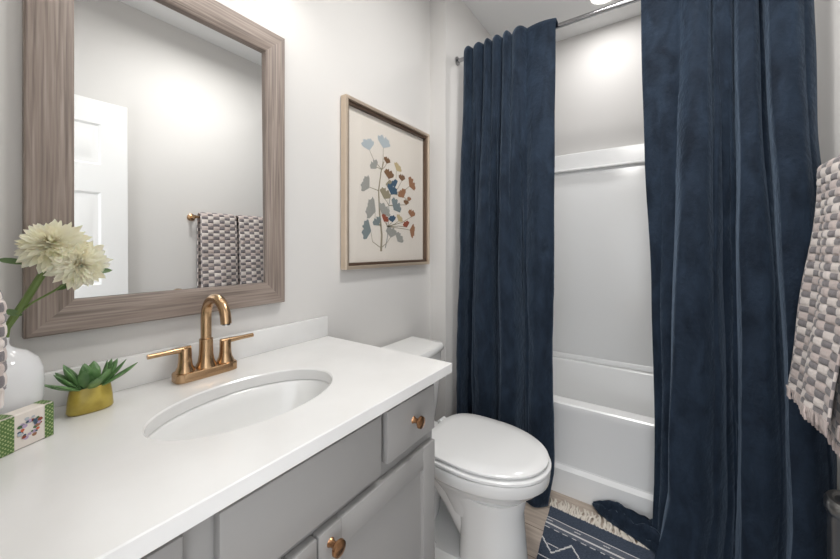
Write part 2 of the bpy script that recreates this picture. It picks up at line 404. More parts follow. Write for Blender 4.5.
RK = [(0.99, 1.038, 0.01, 0.02), (1.055, 1.061, 0.02, 0.012), (1.12, 1.081, 0.015, 0.03), (1.174, 1.089, 0.04, 0.085), (1.201, 1.152, 0.035, 0.09), (1.215, 1.217, 0.005, 0.06), (1.23, 1.258, 0.03, 0.02), (1.259, 1.285, 0.03, 0.0), (1.275, 1.292, 0.0, 0.01), (1.292, 1.293, 0.03, 0.065), (1.321, 1.337, 0.035, 0.075), (1.342, 1.389, 0.005, 0.055), (1.353, 1.408, 0, 0.03), (1.364, 1.405, 0.035, 0.085), (1.408, 1.447, 0.04, 0.09), (1.446, 1.488, 0.025, 0.07), (1.477, 1.52, 0.005, 0.04)]
def rfoot(c, n, t, x, y, z):
    if t > 0.90:
        k = (t - 0.90) / 0.10
        cc = c / n
        g1 = math.exp(-((c - 3.6) / 1.7) ** 2)
        y -= 0.045 * k * k * (0.4 + 0.4 * math.sin(c * 1.3 + 0.4)) + 0.02 * g1 * k
        x -= 0.05 * k * g1 + .008 * k
    return x, y, z
bm = curtain('velvet_curtain', RK, '', 2, foot=rfoot)
# hem lying on the floor: a low crumpled run reaching left along the tub apron and forward on to the rug
path = [(0.800, 1.768, .010, .012), (0.835, 1.758, .035, .032), (0.885, 1.742, .050, .050), (0.945, 1.724, .055, .058), (1.00, 1.708, .062, .060), (1.06, 1.690, .082, .05),
        (1.13, 1.675, .088, .05), (1.20, 1.672, .075, .055), (1.27, 1.668, .08, .05), (1.34, 1.650, .085, .045), (1.42, 1.655, .085, .05), (1.47, 1.68, .075, .04), (1.512, 1.70, .05, .03)]
rows_ = []
NP = 90
for i in range(NP + 1):
    s = i / NP * (len(path) - 1); k = min(int(s), len(path) - 2); u = s - k
    cx, cy, wd, ht = [lerp(path[k][q], path[k + 1][q], u) for q in range(4)]
    ring = []
    for j in range(21):
        a = PI * j / 20; cr = noise.noise(Vector((cx * 17, a * 2.2, 1))); cr2 = noise.noise(Vector((cx * 42 + a * 3, a * 4, 9)))
        kk = 0.78 + 0.30 * cr + 0.18 * cr2 + 0.34 * math.sin(a * 7 + cx * 5 + 3 * cr)
        yy = cy - math.cos(a) * wd * (1 + 0.12 * cr) * -1
        yy = min(yy, 1.775)
        ring.append((cx + 0.01 * cr, yy, 0.012 + max(0.0, math.sin(a)) ** 0.7 * ht * kk))
    rows_.append(ring)
loft(bm, rows_, closed=False, cap0=False, cap1=False)
rc = obj('velvet_curtain', bm, 'velvet', ang=80)
tag(rc, 'wide navy velvet curtain puddling on the floor beside the patterned towels', 'curtain', 'navy velvet shower curtains')
for o in (lc, rc):
    md = o.modifiers.new('cloth', 'SOLIDIFY'); md.thickness = 0.003; md.offset = 0

# ------------------------------------------------------------------ vanity
CZ = 0.867; CT = 0.028; VX = 0.52; VY0, VY1 = -0.045, 0.828
van = thing('vanity_cabinet', 'grey painted bathroom vanity cabinet with copper knobs', 'cabinet', (0.27, 0.39, 0))
bm = BM()
box(bm, (0.002, VY0, 0.1), (VX - 0.02, VY1, 0.60), 0)
box(bm, (VX - 0.02, VY0, 0.1), (VX, VY1, CZ - CT), 0.001)
box(bm, (0.0, VY1 - 0.018, 0.6), (VX - 0.02, VY1, CZ - CT)); box(bm, (0.0, VY0, 0.6), (VX - 0.02, VY0 + 0.018, CZ - CT)); box(bm, (0.0, VY0 + 0.018, 0.6), (0.018, VY1 - 0.018, CZ - CT))
obj('body', bm, 'cabinet', van, ang=30)
obj('toe_kick', box(BM(), (0.0, VY0 + 0.002, 0.0), (VX - 0.07, VY1 - 0.002, 0.1)), 'cabinet_dark', van)
def front(name, y0, y1, z0, z1, shaker):
    bm = BM(); X0, X1 = VX + 0.001, VX + 0.02
    if not shaker:
        box(bm, (X0, y0, z0), (X1, y1, z1), 0.003)
    else:
        s = 0.055
        box(bm, (X0, y0 + s - .002, z0 + s - .002), (X0 + 0.009, y1 - s + .002, z1 - s + .002))
        box(bm, (X0, y0, z0), (X1, y0 + s, z1), 0.0015); box(bm, (X0, y1 - s, z0), (X1, y1, z1), 0.0015)
        box(bm, (X0, y0 + s, z0), (X1, y1 - s, z0 + s), 0.0015); box(bm, (X0, y0 + s, z1 - s), (X1, y1 - s, z1), 0.0015)
    return obj(name, bm, 'cabinet', van, ang=30)
def knob(parent, y, z):
    bm = BM(); lathe(bm, [(0.009, 0), (0.0065, 0.004), (0.006, 0.012), (0.012, 0.017), (0.0155, 0.021), (0.0145, 0.026), (0.006, 0.029)], (VX + 0.02, y, z), 'x', 24)
    o = obj('knob', bm, 'copper', parent); o['label'] = 'copper knob'
dr = front('drawer', 0.610, 0.812, 0.700, 0.822, False); knob(dr, 0.711, 0.763)
dr = front('drawer', -0.030, 0.195, 0.700, 0.822, False); knob(dr, 0.08, 0.763)
front('false_front', 0.240, 0.588, 0.690, 0.822, False)
dd = front('door', 0.414, 0.812, 0.13, 0.668, True); knob(dd, 0.442, 0.640)
dd = front('door', -0.030, 0.410, 0.13, 0.668, True); knob(dd, 0.382, 0.640)

ct = thing('vanity_countertop', 'white quartz countertop with backsplash on the grey vanity', 'countertop', (0.28, 0.41, CZ - CT))
SX, SY, SA, SB = 0.305, 0.423, 0.125, 0.197
CX1, CY0, CY1 = 0.559, -0.048, 0.875
bm = BM(); n_ = 96
def outer(z, ins=0.0):
    x0, x1, y0, y1 = 0.001, CX1 - ins, CY0, CY1 - ins
    P = []
    for i in range(n_):
        a = 2 * PI * i / n_; c, s = math.cos(a) * SA, math.sin(a) * SB
        ts = []
        if c > 1e-9: ts.append((x1 - SX) / c)
        if c < -1e-9: ts.append((x0 - SX) / c)
        if s > 1e-9: ts.append((y1 - SY) / s)
        if s < -1e-9: ts.append((y0 - SY) / s)
        t = min(ts); P.append(Vector((SX + c * t, SY + s * t, z)))
    for cx, cy in ((x0, y0), (x1, y0), (x1, y1), (x0, y1)):
        i = min(range(n_), key=lambda q: (P[q] - Vector((cx, cy, z))).length); P[i] = Vector((cx, cy, z))
    return P
R = [sell(SX, SY, SA, SB, CZ - CT, n=n_), sell(SX, SY, SA, SB, CZ - 0.003, n=n_), sell(SX, SY, SA + .003, SB + .003, CZ, n=n_), outer(CZ, 0.002), outer(CZ - 0.002), outer(CZ - CT + .001), outer(CZ - CT, 0.001)]
loft(bm, R + [R[0]], cap0=False, cap1=False)
bmesh.ops.remove_doubles(bm, verts=bm.verts, dist=1e-5)
obj('slab', bm, 'quartz', ct, ang=30)
obj('backsplash', box(BM(), (0.001, CY0, CZ + 0.0002), (0.021, CY1, CZ + 0.0745), 0.0015), 'quartz', ct)

snk = thing('undermount_sink', 'white oval undermount sink set in the countertop', 'sink', (SX, SY, CZ - CT))
bm = BM(); prof = []
za = CZ - CT - 0.0005
prof = [(SA + .022, SB + .022, za), (SA + .004, SB + .004, za), (SA - .002, SB - .002, za - .006), (SA - .008, SB - .01, za - .03), (SA - .02, SB - .03, za - .07), (SA - .042, SB - .065, za - .105), (SA - .08, SB - .12, za - .125), (0.024, 0.024, za - .131), (0.022, 0.022, za - .14)]
back = [(a + .008, b_ + .008, z - .010) for a, b_, z in prof[::-1]]
back[0] = (0.03, 0.03, za - .15); back[-1] = (SA + .022, SB + .022, za - .010); back[-2] = (SA + .012, SB + .012, za - .010)
q_ = prof + back
loft(bm, [sell(SX, SY, a, b_, z, n=64) for a, b_, z in q_ + q_[:1]], cap0=False, cap1=False)
bmesh.ops.remove_doubles(bm, verts=bm.verts, dist=1e-5)
obj('bowl', bm, 'porcelain', snk, ang=60)
bm = BM(); lathe(bm, [(0.023, 0.0), (0.023, 0.003), (0.017, 0.004), (0.014, 0.002), (0.013, 0.006), (0.004, 0.008)], (SX, SY, za - .1315)); obj('drain', bm, 'gold', snk)

# faucet
fx, fy = 0.072, 0.425
fa = thing('bathroom_faucet', 'brushed champagne bronze two handle faucet behind the sink', 'faucet', (fx, fy, CZ))
bm = BM(); loft(bm, [sell(fx, fy, a, b_, CZ + z, 5, 48) for a, b_, z in ((0.027, 0.074, 0.0005), (0.027, 0.074, 0.019), (0.025, 0.072, 0.022), (0.021, 0.068, 0.023))])
obj('base_plate', bm, 'gold', fa)
bm = BM(); lathe(bm, [(0.026, 0.020), (0.0235, 0.026), (0.019, 0.038), (0.0165, 0.055), (0.0158, 0.085), (0.0158, 0.095), (0.0135, 0.0965)], (fx, fy, CZ)); obj('spout_collar', bm, 'gold', fa)
pts = [(fx, fy, CZ + 0.09), (fx, fy, CZ + 0.150)]
R_ = 0.052
for k in range(1, 15):
    a = PI * k / 14 * 0.95; pts.append((fx + R_ - R_ * math.cos(a), fy, CZ + 0.152 + R_ * math.sin(a)))
e = pts[-1]; pts.append((e[0] + 0.0022, fy, e[2] - 0.014))
bm = BM(); tube(bm, pts, [0.0125] * (len(pts) - 1) + [0.0123], 20); obj('spout', bm, 'gold', fa)
bm = BM(); lathe(bm, [(0.0095, -0.0006), (0.0095, -0.003)], (e[0] + 0.002, fy, e[2] - 0.0135)); obj('aerator', bm, 'chrome', fa)
for sgn in (-1, 1):
    hy = fy + sgn * 0.049
    bm = BM(); lathe(bm, [(0.0225, 0.020), (0.021, 0.027), (0.0165, 0.036), (0.0145, 0.05), (0.014, 0.078), (0.0125, 0.081)], (fx, hy, CZ)); h = obj('handle', bm, 'gold', fa)
    bm = BM(); tube(bm, [(fx, hy - sgn * 0.012, CZ + 0.078), (fx, hy + sgn * 0.01, CZ + 0.078), (fx, hy + sgn * 0.045, CZ + 0.078), (fx, hy + sgn * 0.078, CZ + 0.078)], [0.0075, 0.0075, 0.0058, 0.0058], 12)
    lv = obj('lever', bm, 'gold', h)

# ------------------------------------------------------------------ mirror
mr = thing('wall_mirror', 'large wall mirror in a taupe wood grain frame above the sink', 'mirror', (0, 0.4, 1.02))
MY0, MY1, MZ0, MZ1 = 0.113, 0.690, 1.020, 1.900; IY0, IY1, IZ0, IZ1 = 0.186, 0.624, 1.090, 1.830
XF = 0.026
def member(pts_o, pts_i):
    bm = BM(); loops = []
    for po, pi in zip(pts_o, pts_i):
        def L(t): return (lerp(po[0], pi[0], t), lerp(po[1], pi[1], t))
        sec = [(0.003, 0), (XF - .003, 0), (XF, 0.04), (XF, .10), (XF - .001, .55), (XF - 0.005, 0.93), (XF - 0.008, 0.99), (0.006, 1.0), (0.003, 1.0)]
        loops.append([(x, *L(t)) for x, t in sec])
    loft(bm, loops); return bm
co = [(MY0, MZ0), (MY1, MZ0), (MY1, MZ1), (MY0, MZ1)]; ci = [(IY0, IZ0), (IY1, IZ0), (IY1, IZ1), (IY0, IZ1)]
for k, mm, nm in ((0, 'wood_h', 'bottom_rail'), (1, 'wood_v', 'side_rail'), (2, 'wood_h', 'top_rail'), (3, 'wood_v', 'side_rail')):
    j = (k + 1) % 4; obj(nm, member((co[k], co[j]), (ci[k], ci[j])), mm, mr, ang=30)
bm = BM(); y0_, y1_, z0_, z1_ = IY0 + .0005, IY1 - .0005, IZ0 + .0005, IZ1 - .0005
loft(bm, [[(0.001, y0_, z0_), (0.0115, y0_, z0_), (0.0065, y0_, z1_), (0.001, y0_, z1_)], [(0.001, y1_, z0_), (0.0115, y1_, z0_), (0.0065, y1_, z1_), (0.001, y1_, z1_)]])   # the glass leans back very slightly
obj('mirror_glass', bm, 'mirror', mr, ang=5)

# ------------------------------------------------------------------ framed botanical print
AY0, AY1, AZ0, AZ1 = 0.955, 1.560, 1.113, 1.812
ar = thing('framed_print', 'framed botanical print of fan leaves in a slim champagne frame', 'picture', (0, 1.26, AZ0))
bm = BM(); w = 0.014; X = 0.034
for lo, hi in (((AY0, AZ0), (AY1, AZ0 + w)), ((AY0, AZ1 - w), (AY1, AZ1)), ((AY0, AZ0 + w), (AY0 + w, AZ1 - w)), ((AY1 - w, AZ0 + w), (AY1, AZ1 - w))):
    box(bm, (0.002, lo[0], lo[1]), (X, hi[0], hi[1]), 0.0012, 1)
obj('frame', bm, 'gold_frame', ar)
bm = BM(); w2 = 0.012; a0, a1, b0, b1 = AY0 + w, AY1 - w, AZ0 + w, AZ1 - w
for lo, hi in (((a0, b0), (a1, b0 + w2)), ((a0, b1 - w2), (a1, b1)), ((a0, b0 + w2), (a0 + w2, b1 - w2)), ((a1 - w2, b0 + w2), (a1, b1 - w2))):
    box(bm, (0.002, lo[0], lo[1]), (X - 0.010, hi[0], hi[1]), 0.001, 1)
obj('inner_lip', bm, 'bronze_lip', ar)
pr_ = obj('print', box(BM(), (0.002, a0 + w2, b0 + w2), (0.006, a1 - w2, b1 - w2)), 'paper', ar)
bm = BM()
mats_ = list(inks.keys()); PX = 0.0064
def flat(pts, mi, dx=0.0):
    f = bm.faces.new([bm.verts.new((PX + dx, y, z)) for y, z in pts]); f.material_index = mi
def fan(cy, cz, r, mi, ang, k):
    # ginkgo fan: notched wide edge, narrow root
    by, bz = cy - math.cos(ang) * r * .8, cz - math.sin(ang) * r * .8; n = 14; P = [(by, bz)]
    for i in range(n + 1):
        a = ang - 1.05 + 2.1 * i / n; q = r * 1.55 * (1 + 0.08 * math.sin(i * 2.1 + k)) * (0.8 if i == n // 2 else 1) * (0.85 if i in (0, n) else 1)
        P.append((by + math.cos(a) * q, bz + math.sin(a) * q))
    flat(P, mi, 0.0003 + 0.00001 * k)
def stroke(P, w0, w1, mi, dx=0.0):
    n = len(P) - 1
    for i in range(n):
        (y0, z0), (y1, z1) = P[i], P[i + 1]; dy, dz = y1 - y0, z1 - z0; L = math.hypot(dy, dz); ny, nz = -dz / L, dy / L
        wa, wb = lerp(w0, w1, i / n) / 2, lerp(w0, w1, (i + 1) / n) / 2
        flat([(y0 + ny * wa, z0 + nz * wa), (y1 + ny * wb, z1 + nz * wb), (y1 - ny * wb, z1 - nz * wb), (y0 - ny * wa, z0 - nz * wa)], mi, dx)
I = {k: i for i, k in enumerate(mats_)}
stroke([(1.195, 1.185), (1.20, 1.26), (1.185, 1.36), (1.178, 1.46), (1.195, 1.55), (1.215, 1.60)], 0.014, 0.005, I['ink_khaki'])
stroke([(1.225, 1.20), (1.24, 1.25), (1.245, 1.31), (1.25, 1.40), (1.27, 1.48)], 0.007, 0.004, I['ink_grey'])
leaves = [(1.109, 1.654, 9, 'ink_pale_blue', 110), (1.215, 1.690, 10, 'ink_pale_blue', 80), (1.237, 1.610, 5.5, 'ink_brown', 80), (1.148, 1.572, 7, 'ink_grey', 130), (1.252, 1.548, 8, 'ink_brown', 80), (1.318, 1.592, 7, 'ink_tan', 60),
          (1.095, 1.478, 9, 'ink_grey', 150), (1.259, 1.502, 7, 'ink_khaki', -80), (1.350, 1.548, 6, 'ink_brown', 90), (1.432, 1.530, 9, 'ink_rust', 40), (1.225, 1.452, 9, 'ink_khaki', 70), (1.352, 1.470, 8, 'ink_rust', 120),
          (1.128, 1.375, 11, 'ink_grey', 160), (1.218, 1.375, 10, 'ink_grey', 60), (1.276, 1.478, 9, 'ink_navy', 70), (1.305, 1.405, 10, 'ink_slate', 50), (1.432, 1.378, 7, 'ink_rust', 80), (1.223, 1.338, 6, 'ink_red', 60),
          (1.275, 1.340, 6, 'ink_navy', 100), (1.332, 1.345, 6, 'ink_tan', 60), (1.100, 1.280, 10, 'ink_slate', 170), (1.168, 1.320, 7, 'ink_slate', 120), (1.268, 1.275, 9, 'ink_grey', 80), (1.330, 1.250, 8, 'ink_grey', 50),
          (1.438, 1.288, 8, 'ink_rust', -10), (1.385, 1.320, 6, 'ink_red', 110), (1.292, 1.512, 6, 'ink_navy', 120), (1.385, 1.430, 5, 'ink_brown', 90), (1.41, 1.45, 4, 'ink_rust', 90)]
for k, (y, z, s_, c, an) in enumerate(leaves):
    fan(y, z, s_ * 0.0037, I[c], math.radians(an), k)
    root = min([(1.195, 1.2), (1.195, 1.30), (1.185, 1.38), (1.178, 1.46), (1.24, 1.30), (1.25, 1.40), (1.27, 1.46), (1.2, 1.56)], key=lambda p: math.hypot(p[0] - y, p[1] - z + .05))
    stroke([root, (lerp(root[0], y, .6), lerp(root[1], z, .35)), (y - math.cos(math.radians(an)) * s_ * .0026, z - math.sin(math.radians(an)) * s_ * .0026)], 0.004, 0.0025, I['ink_khaki'], 0.0001)
obj('leaf_drawing', bm, mats_, pr_)
obj('glass_pane', box(BM(), (0.016, a0 + .001, b0 + .001), (0.018, a1 - .001, b1 - .001)), 'glass', ar)
for_pane = None

# ------------------------------------------------------------------ toilet
to = thing('toilet', 'white two piece toilet with closed lid beside the vanity', 'toilet', (0.35, 1.235, 0))
TYC = 1.240
def egg(x0, x1, b_, z, n=56, sq=2.3):
    """elongated outline: rounded front (x1), squarer back (x0)"""
    cx = lerp(x0, x1, 0.46); P = []
    for i in range(n):
        t = 2 * PI * i / n; c, s = math.cos(t), math.sin(t)
        a = (x1 - cx) if c > 0 else (cx - x0); ee = 2.05 if c > 0 else sq + .2
        P.append((cx + math.copysign(abs(c) ** (2 / ee), c) * a, TYC + math.copysign(abs(s) ** (2 / (2.05 if c > 0 else sq)), s) * b_, z))
    return P
bm = BM()
loft(bm, [egg(.37, .60, .100, .20), egg(.32, .63, .108, .26), egg(.27, .665, .130, .305), egg(.24, .705, .162, .34), egg(.232, .724, .182, .362), egg(.230, .729, .187, .366), egg(.227, .735, .1915, .372),
          egg(.225, .739, .194, .405), egg(.226, .737, .192, .412), egg(.26, .70, .16, .413), egg(.27, .69, .15, .37), egg(.33, .62, .10, .24)], cap0=True)
box(bm, (0.06, TYC - .12, .31), (.27, TYC + .12, .402), 0.02, 3)
obj('bowl', bm, 'porcelain', to, ang=50)
bm = BM()
def ped(x0, x1, b_, z): return egg(x0, x1, b_, z, sq=3.5)
loft(bm, [ped(.42, .662, .122, .0), ped(.422, .659, .119, .05), ped(.425, .650, .108, .16), ped(.42, .646, .108, .23), ped(.40, .66, .126, .30)])
obj('pedestal', bm, 'porcelain', to, ang=50)
bm = BM()
loft(bm, [ped(.10, .62, .128, .0), ped(.10, .62, .128, .035), ped(.11, .61, .118, .052)])
obj('foot', bm, 'porcelain', to, ang=50)
bm = BM()
tube(bm, [(.46, TYC, .12), (.40, TYC, .22), (.34, TYC, .29), (.27, TYC, .30), (.22, TYC, .24), (.20, TYC, .14), (.18, TYC, .04)], [.07, .078, .082, .085, .085, .085, .088], 24, sx=1.15)
obj('trapway', bm, 'porcelain', to, ang=60)
for s_ in (-1, 1):
    bm = BM(); lathe(bm, [(.014, 0), (.014, .008), (.009, .016), (.003, .018)], (.33, TYC + s_ * .112, .045)); obj('bolt_cap', bm, 'seat', to)
bm = BM(); loft(bm, [egg(.285, .722, .180, .4135, sq=3.2), egg(.276, .735, .189, .4165, sq=3.2), egg(.268, .741, .1945, .4195, sq=3.2), egg(.268, .741, .1945, .4275, sq=3.2), egg(.276, .735, .189, .4315, sq=3.2), egg(.290, .718, .172, .4322, sq=3.2)]); obj('seat', bm, 'seat', to, ang=50)
bm = BM(); loft(bm, [egg(.292, .712, .168, .4335, sq=3.4), egg(.282, .724, .180, .4375, sq=3.4), egg(.274, .733, .1885, .4405, sq=3.4), egg(.274, .733, .1885, .447, sq=3.4), egg(.280, .727, .182, .4515, sq=3.4), egg(.31, .69, .14, .455, sq=3.0), egg(.40, .60, .06, .4562)])
obj('lid', bm, 'seat', to, ang=50)
for s_ in (-1, 1):
    bm = BM(); lathe(bm, [(.012, -.022), (.014, -.02), (.014, .02), (.012, .022)], (.258, TYC + s_ * .08, .4275), 'y', 16); obj('hinge', bm, 'seat', to)
def tk(x1, b_, z, bow=0.02, x0=0.02):
    P = []; n = 12; r = 0.03; TC = 1.222
    P += [(x0, TC - b_, z), (x0, TC + b_, z), (x1 - r - bow, TC + b_, z)]
    P += [(x1 - bow - r * (1 - math.sin(k * PI / 8)) , TC + b_ - r * (1 - math.cos(k * PI / 8)), z) for k in range(1, 4)]
    P += [(x1 - bow + bow * math.cos((k / n - .5) * PI), TC + (b_ - r) * (1 - 2 * k / n), z) for k in range(n + 1)]
    P += [(x1 - bow - r * (1 - math.cos(k * PI / 8)), TC - b_ + r * (1 - math.sin(k * PI / 8)), z) for k in range(1, 4)]
    P += [(x1 - r - bow, TC - b_, z)]
    return P
bm = BM(); loft(bm, [tk(.205, .175, .403), tk(.21, .182, .45), tk(.222, .190, .60), tk(.226, .193, .718)]); tk_o = obj('tank', bm, 'porcelain', to, ang=50)
bm = BM(); loft(bm, [tk(.232, .199, .7185), tk(.236, .203, .724, x0=.016), tk(.236, .203, .742, x0=.016), tk(.230, .197, .7505, x0=.02), tk(.20, .17, .7525, x0=.04)]); obj('tank_lid', bm, 'porcelain', to, ang=50)
bm = BM(); lathe(bm, [(.014, .212), (.014, .226), (.008, .232)], (0, 1.09, .66), 'x', 16); tube(bm, [(.226, 1.09, .66), (.236, 1.11, .657), (.238, 1.16, .652)], .006, 8); obj('flush_lever', bm, 'chrome', to)

# ------------------------------------------------------------------ rug
RA = math.radians(-3.0); RW, RL = 0.70, 1.08; cs = 0.0042
rug = thing('bath_rug', 'navy and cream woven rug with cream fringe on the floor', 'rug', (0.98, 1.1, 0.0))
ro = Vector((0.638, 1.655, 0)); ux = Vector((math.cos(RA), math.sin(RA), 0)); uy = Vector((math.sin(-RA * 1.6), -math.cos(RA * 1.6), 0))
bm = BM(); nx, ny = int(RW / cs), int(RL / cs)
V = [[None] * (ny + 1) for _ in range(nx + 1)]
for i in range(nx + 1):
    for j in range(ny + 1):
        p = ro + ux * (i * cs) + uy * (j * cs) ; e_ = 0.0022 * math.sin(j * 0.03 + i * .05)
        zz = 0.0085 + 0.0009 * ((i + j) % 2) + 0.0012 * noise.noise(Vector((i * .06, j * .06, 0)))
        p = p + ux * (0.004 * noise.noise(Vector((j * .05, 3, 0))) if i in (0, nx) else 0)
        V[i][j] = bm.verts.new((p.x, p.y, zz))
def rugmat(i, j):
    d = j * cs; x = i * cs; cyc = d % 0.36
    def dash(per, on): return (x % per) < on
    if cyc < 0.004: return 0
    if 0.030 <= cyc < 0.0335: return 2 if dash(0.09, 0.02) and True else 0
    if 0.070 <= cyc < 0.0755: return 2
    if 0.088 <= cyc < 0.092: return 2 if dash(0.11, 0.025) else 1
    if 0.105 <= cyc < 0.1105: return 2
    if 0.1105 < cyc < 0.128: return 1 if 0.0755 < cyc else 0
    if 0.128 <= cyc < 0.1335: return 2 if dash(0.035, 0.02) else 0
    if 0.165 <= cyc < 0.265:
        q = (x + 0.02) % 0.13; tri = abs(q - 0.065) / 0.065     # zigzag
        zz = 0.170 + 0.082 * (1 - tri)
        if abs(cyc - zz) < 0.0045: return 2 if (i // 2) % 2 == 0 or True else 0
        if abs(cyc - 0.215) < 0.003 and 0.045 < q < 0.085: return 2
        return 0
    if 0.285 <= cyc < 0.2895: return 2
    if 0.0755 < cyc < 0.105: return 1
    if 0.315 <= cyc < 0.3195: return 2 if dash(0.05, 0.03) else 1
    return 0
for i in range(nx):
    for j in range(ny):
        f = bm.faces.new((V[i][j], V[i + 1][j], V[i + 1][j + 1], V[i][j + 1])); f.material_index = rugmat(i, j)
# sides and underside
e2 = [V[i][0] for i in range(nx + 1)] + [V[nx][j] for j in range(1, ny + 1)] + [V[i][ny] for i in range(nx - 1, -1, -1)] + [V[0][j] for j in range(ny - 1, 0, -1)]
lowv = [bm.verts.new((v.co.x, v.co.y, 0.0015)) for v in e2]
for k in range(len(e2)):
    j = (k + 1) % len(e2); bm.faces.new((e2[k], e2[j], lowv[j], lowv[k]))
bm.faces.new(lowv)
obj('woven_field', bm, ['rug_navy', 'rug_grey', 'rug_white'], rug, ang=60)
def fringe_bm(far):
    bm = BM(); q = 0
    x = 0.003
    while x < RW - 0.003:
        L = random.uniform(0.055, 0.080); dx = random.uniform(-0.014, 0.014); ph = random.uniform(0, 6)
        s0 = ro + ux * x + (uy * RL if not far else Vector((0, 0, 0))); dr = -uy if far else uy
        P = []
        for k in range(7):
            t = k / 6; p = s0 + dr * (t * L - 0.003) + ux * (dx * t + 0.004 * math.sin(ph + t * 7)); P.append((p.x, p.y, 0.0065 + 0.0035 * math.sin(t * 5 + ph) * t))
        tube(bm, P, [0.0036, 0.0046, 0.0044, 0.0048, 0.0044, 0.0044, 0.0032], 6)
        x += 0.0072
    return bm
obj('fringe', fringe_bm(True), 'fringe', rug, ang=80); obj('fringe', fringe_bm(False), 'fringe', rug, ang=80)

# ------------------------------------------------------------------ towels
TWM = ['tuft_light', 'tuft_dark', 'tuft_pink']
def tuft(u, v, cw=0.036, ch=0.0225, bands=True):
    """brick-laid tufts: returns (height 0..1, material)"""
    col = int(u // cw); fu = u / cw - col
    v2_ = v + (ch if (col % 2) else 0); pr_i = int(v2_ // (2 * ch)); ps = v2_ / ch - 2 * pr_i
    row = 2 * pr_i + (1 if ps > 1.15 else 0); fv = (ps - 1.15) / 0.85 if ps > 1.15 else ps / 1.15
    sc = 0.0
    b_ = int(u // (cw)) % 4
    h = (1 - (2 * fu - 1) ** 6) * (1 - (2 * fv - 1) ** 4)
    r3 = row % 2
    if r3 == 1: mi = 1
    else: mi = 0 if (row // 2 + col) % 2 else 2
    return h, mi
def towel_bm(y0, y1, bar_x, bar_z, zf, zb, flare, seed, stepz=0.0035):
    """folded towel over the bar: profile down the front face, over, down the back"""
    bm = BM(); TH = 0.026
    prof = []   # (x, z, s, nx, nz)
    rr_ = 0.030
    Lf = bar_z - zf; nf = int(Lf / stepz)
    for k in range(nf): 
        t = k / nf; z = lerp(zf, bar_z, t); prof.append((bar_x - rr_ - flare * (1 - t) ** 1.3, z, -1, 0))
    for k in range(26):
        a = PI * k / 25; prof.append((bar_x - rr_ * math.cos(a), bar_z + rr_ * math.sin(a), -math.cos(a), math.sin(a)))
    nb = int((bar_z - zb) / (stepz * 2))
    for k in range(1, nb + 1):
        prof.append((bar_x + rr_, lerp(bar_z, zb, k / nb), 1, 0))
    s = 0; S = [0]
    for a, b_ in zip(prof, prof[1:]): s += math.hypot(a[0] - b_[0], a[1] - b_[1]); S.append(s)
    ncol = int((y1 - y0) / 0.0042)
    grid = []
    for (x, z, nx_, nz_), s in zip(prof, S):
        row = []
        for c in range(ncol + 1):
            yy = lerp(y0, y1, c / ncol); t = 1 - min(1, max(0, (z - zf) / Lf))
            h, mi = tuft(yy - y0 + 0.5, s + 0.5)
            wav = 0.009 * math.sin(yy * 38 + seed) * t + 0.010 * noise.noise(Vector((yy * 9, s * 4, seed)))
            if nx_ > 0: wav = abs(wav) * -0.3
            edge = min(c, ncol - c) / 4; hh = 0.0055 * h * min(1, edge)
            row.append(bm.verts.new((min(x + nx_ * (hh + wav), XW - 0.006), yy + (0.008 * t if nx_ < 0 else 0) * (1 if yy > (y0 + y1) / 2 else -1) * abs(c / ncol - .5), z + nz_ * hh)))
        grid.append(row)
    for r in range(len(grid) - 1):
        for c in range(ncol):
            yy = lerp(y0, y1, (c + .5) / ncol); _, mi = tuft(yy - y0 + 0.5, (S[r] + S[r + 1]) / 2 + 0.5)
            bm.faces.new((grid[r][c], grid[r][c + 1], grid[r + 1][c + 1], grid[r + 1][c])).material_index = mi
    return bm, [v.co.copy() for v in grid[0]]
def tassels(pts, L=0.028):
    bm = BM()
    for k in range(0, len(pts), 2):
        p = pts[k]; a = random.uniform(-.006, .006); b_ = random.uniform(-.004, .004)
        tube(bm, [(p.x, p.y, p.z + 0.006), (p.x + b_, p.y + a * .4, p.z - L * .4), (p.x + b_ * .5, p.y + a, p.z - L * random.uniform(.8, 1.1))], [0.0042, 0.0038, 0.0030], 6)
    return bm
BX, BZ = 1.478, 1.425
bar = thing('towel_bar', 'brass towel bar on the right wall holding two towels', 'towel bar', (XW, 1.29, BZ))
bm = BM(); lathe(bm, [(0.008, 1.01), (0.008, 1.615)], (BX, 0, BZ), 'y', 16); obj('bar', bm, 'gold', bar)
for yy in (1.018, 1.605):
    bm = BM(); lathe(bm, [(0.024, XW), (0.024, XW - 0.008), (0.012, XW - 0.014), (0.010, BX + 0.01), (0.013, BX), (0.011, BX - 0.012)], (0, yy, BZ), 'x', 24); obj('post', bm, 'gold', bar)
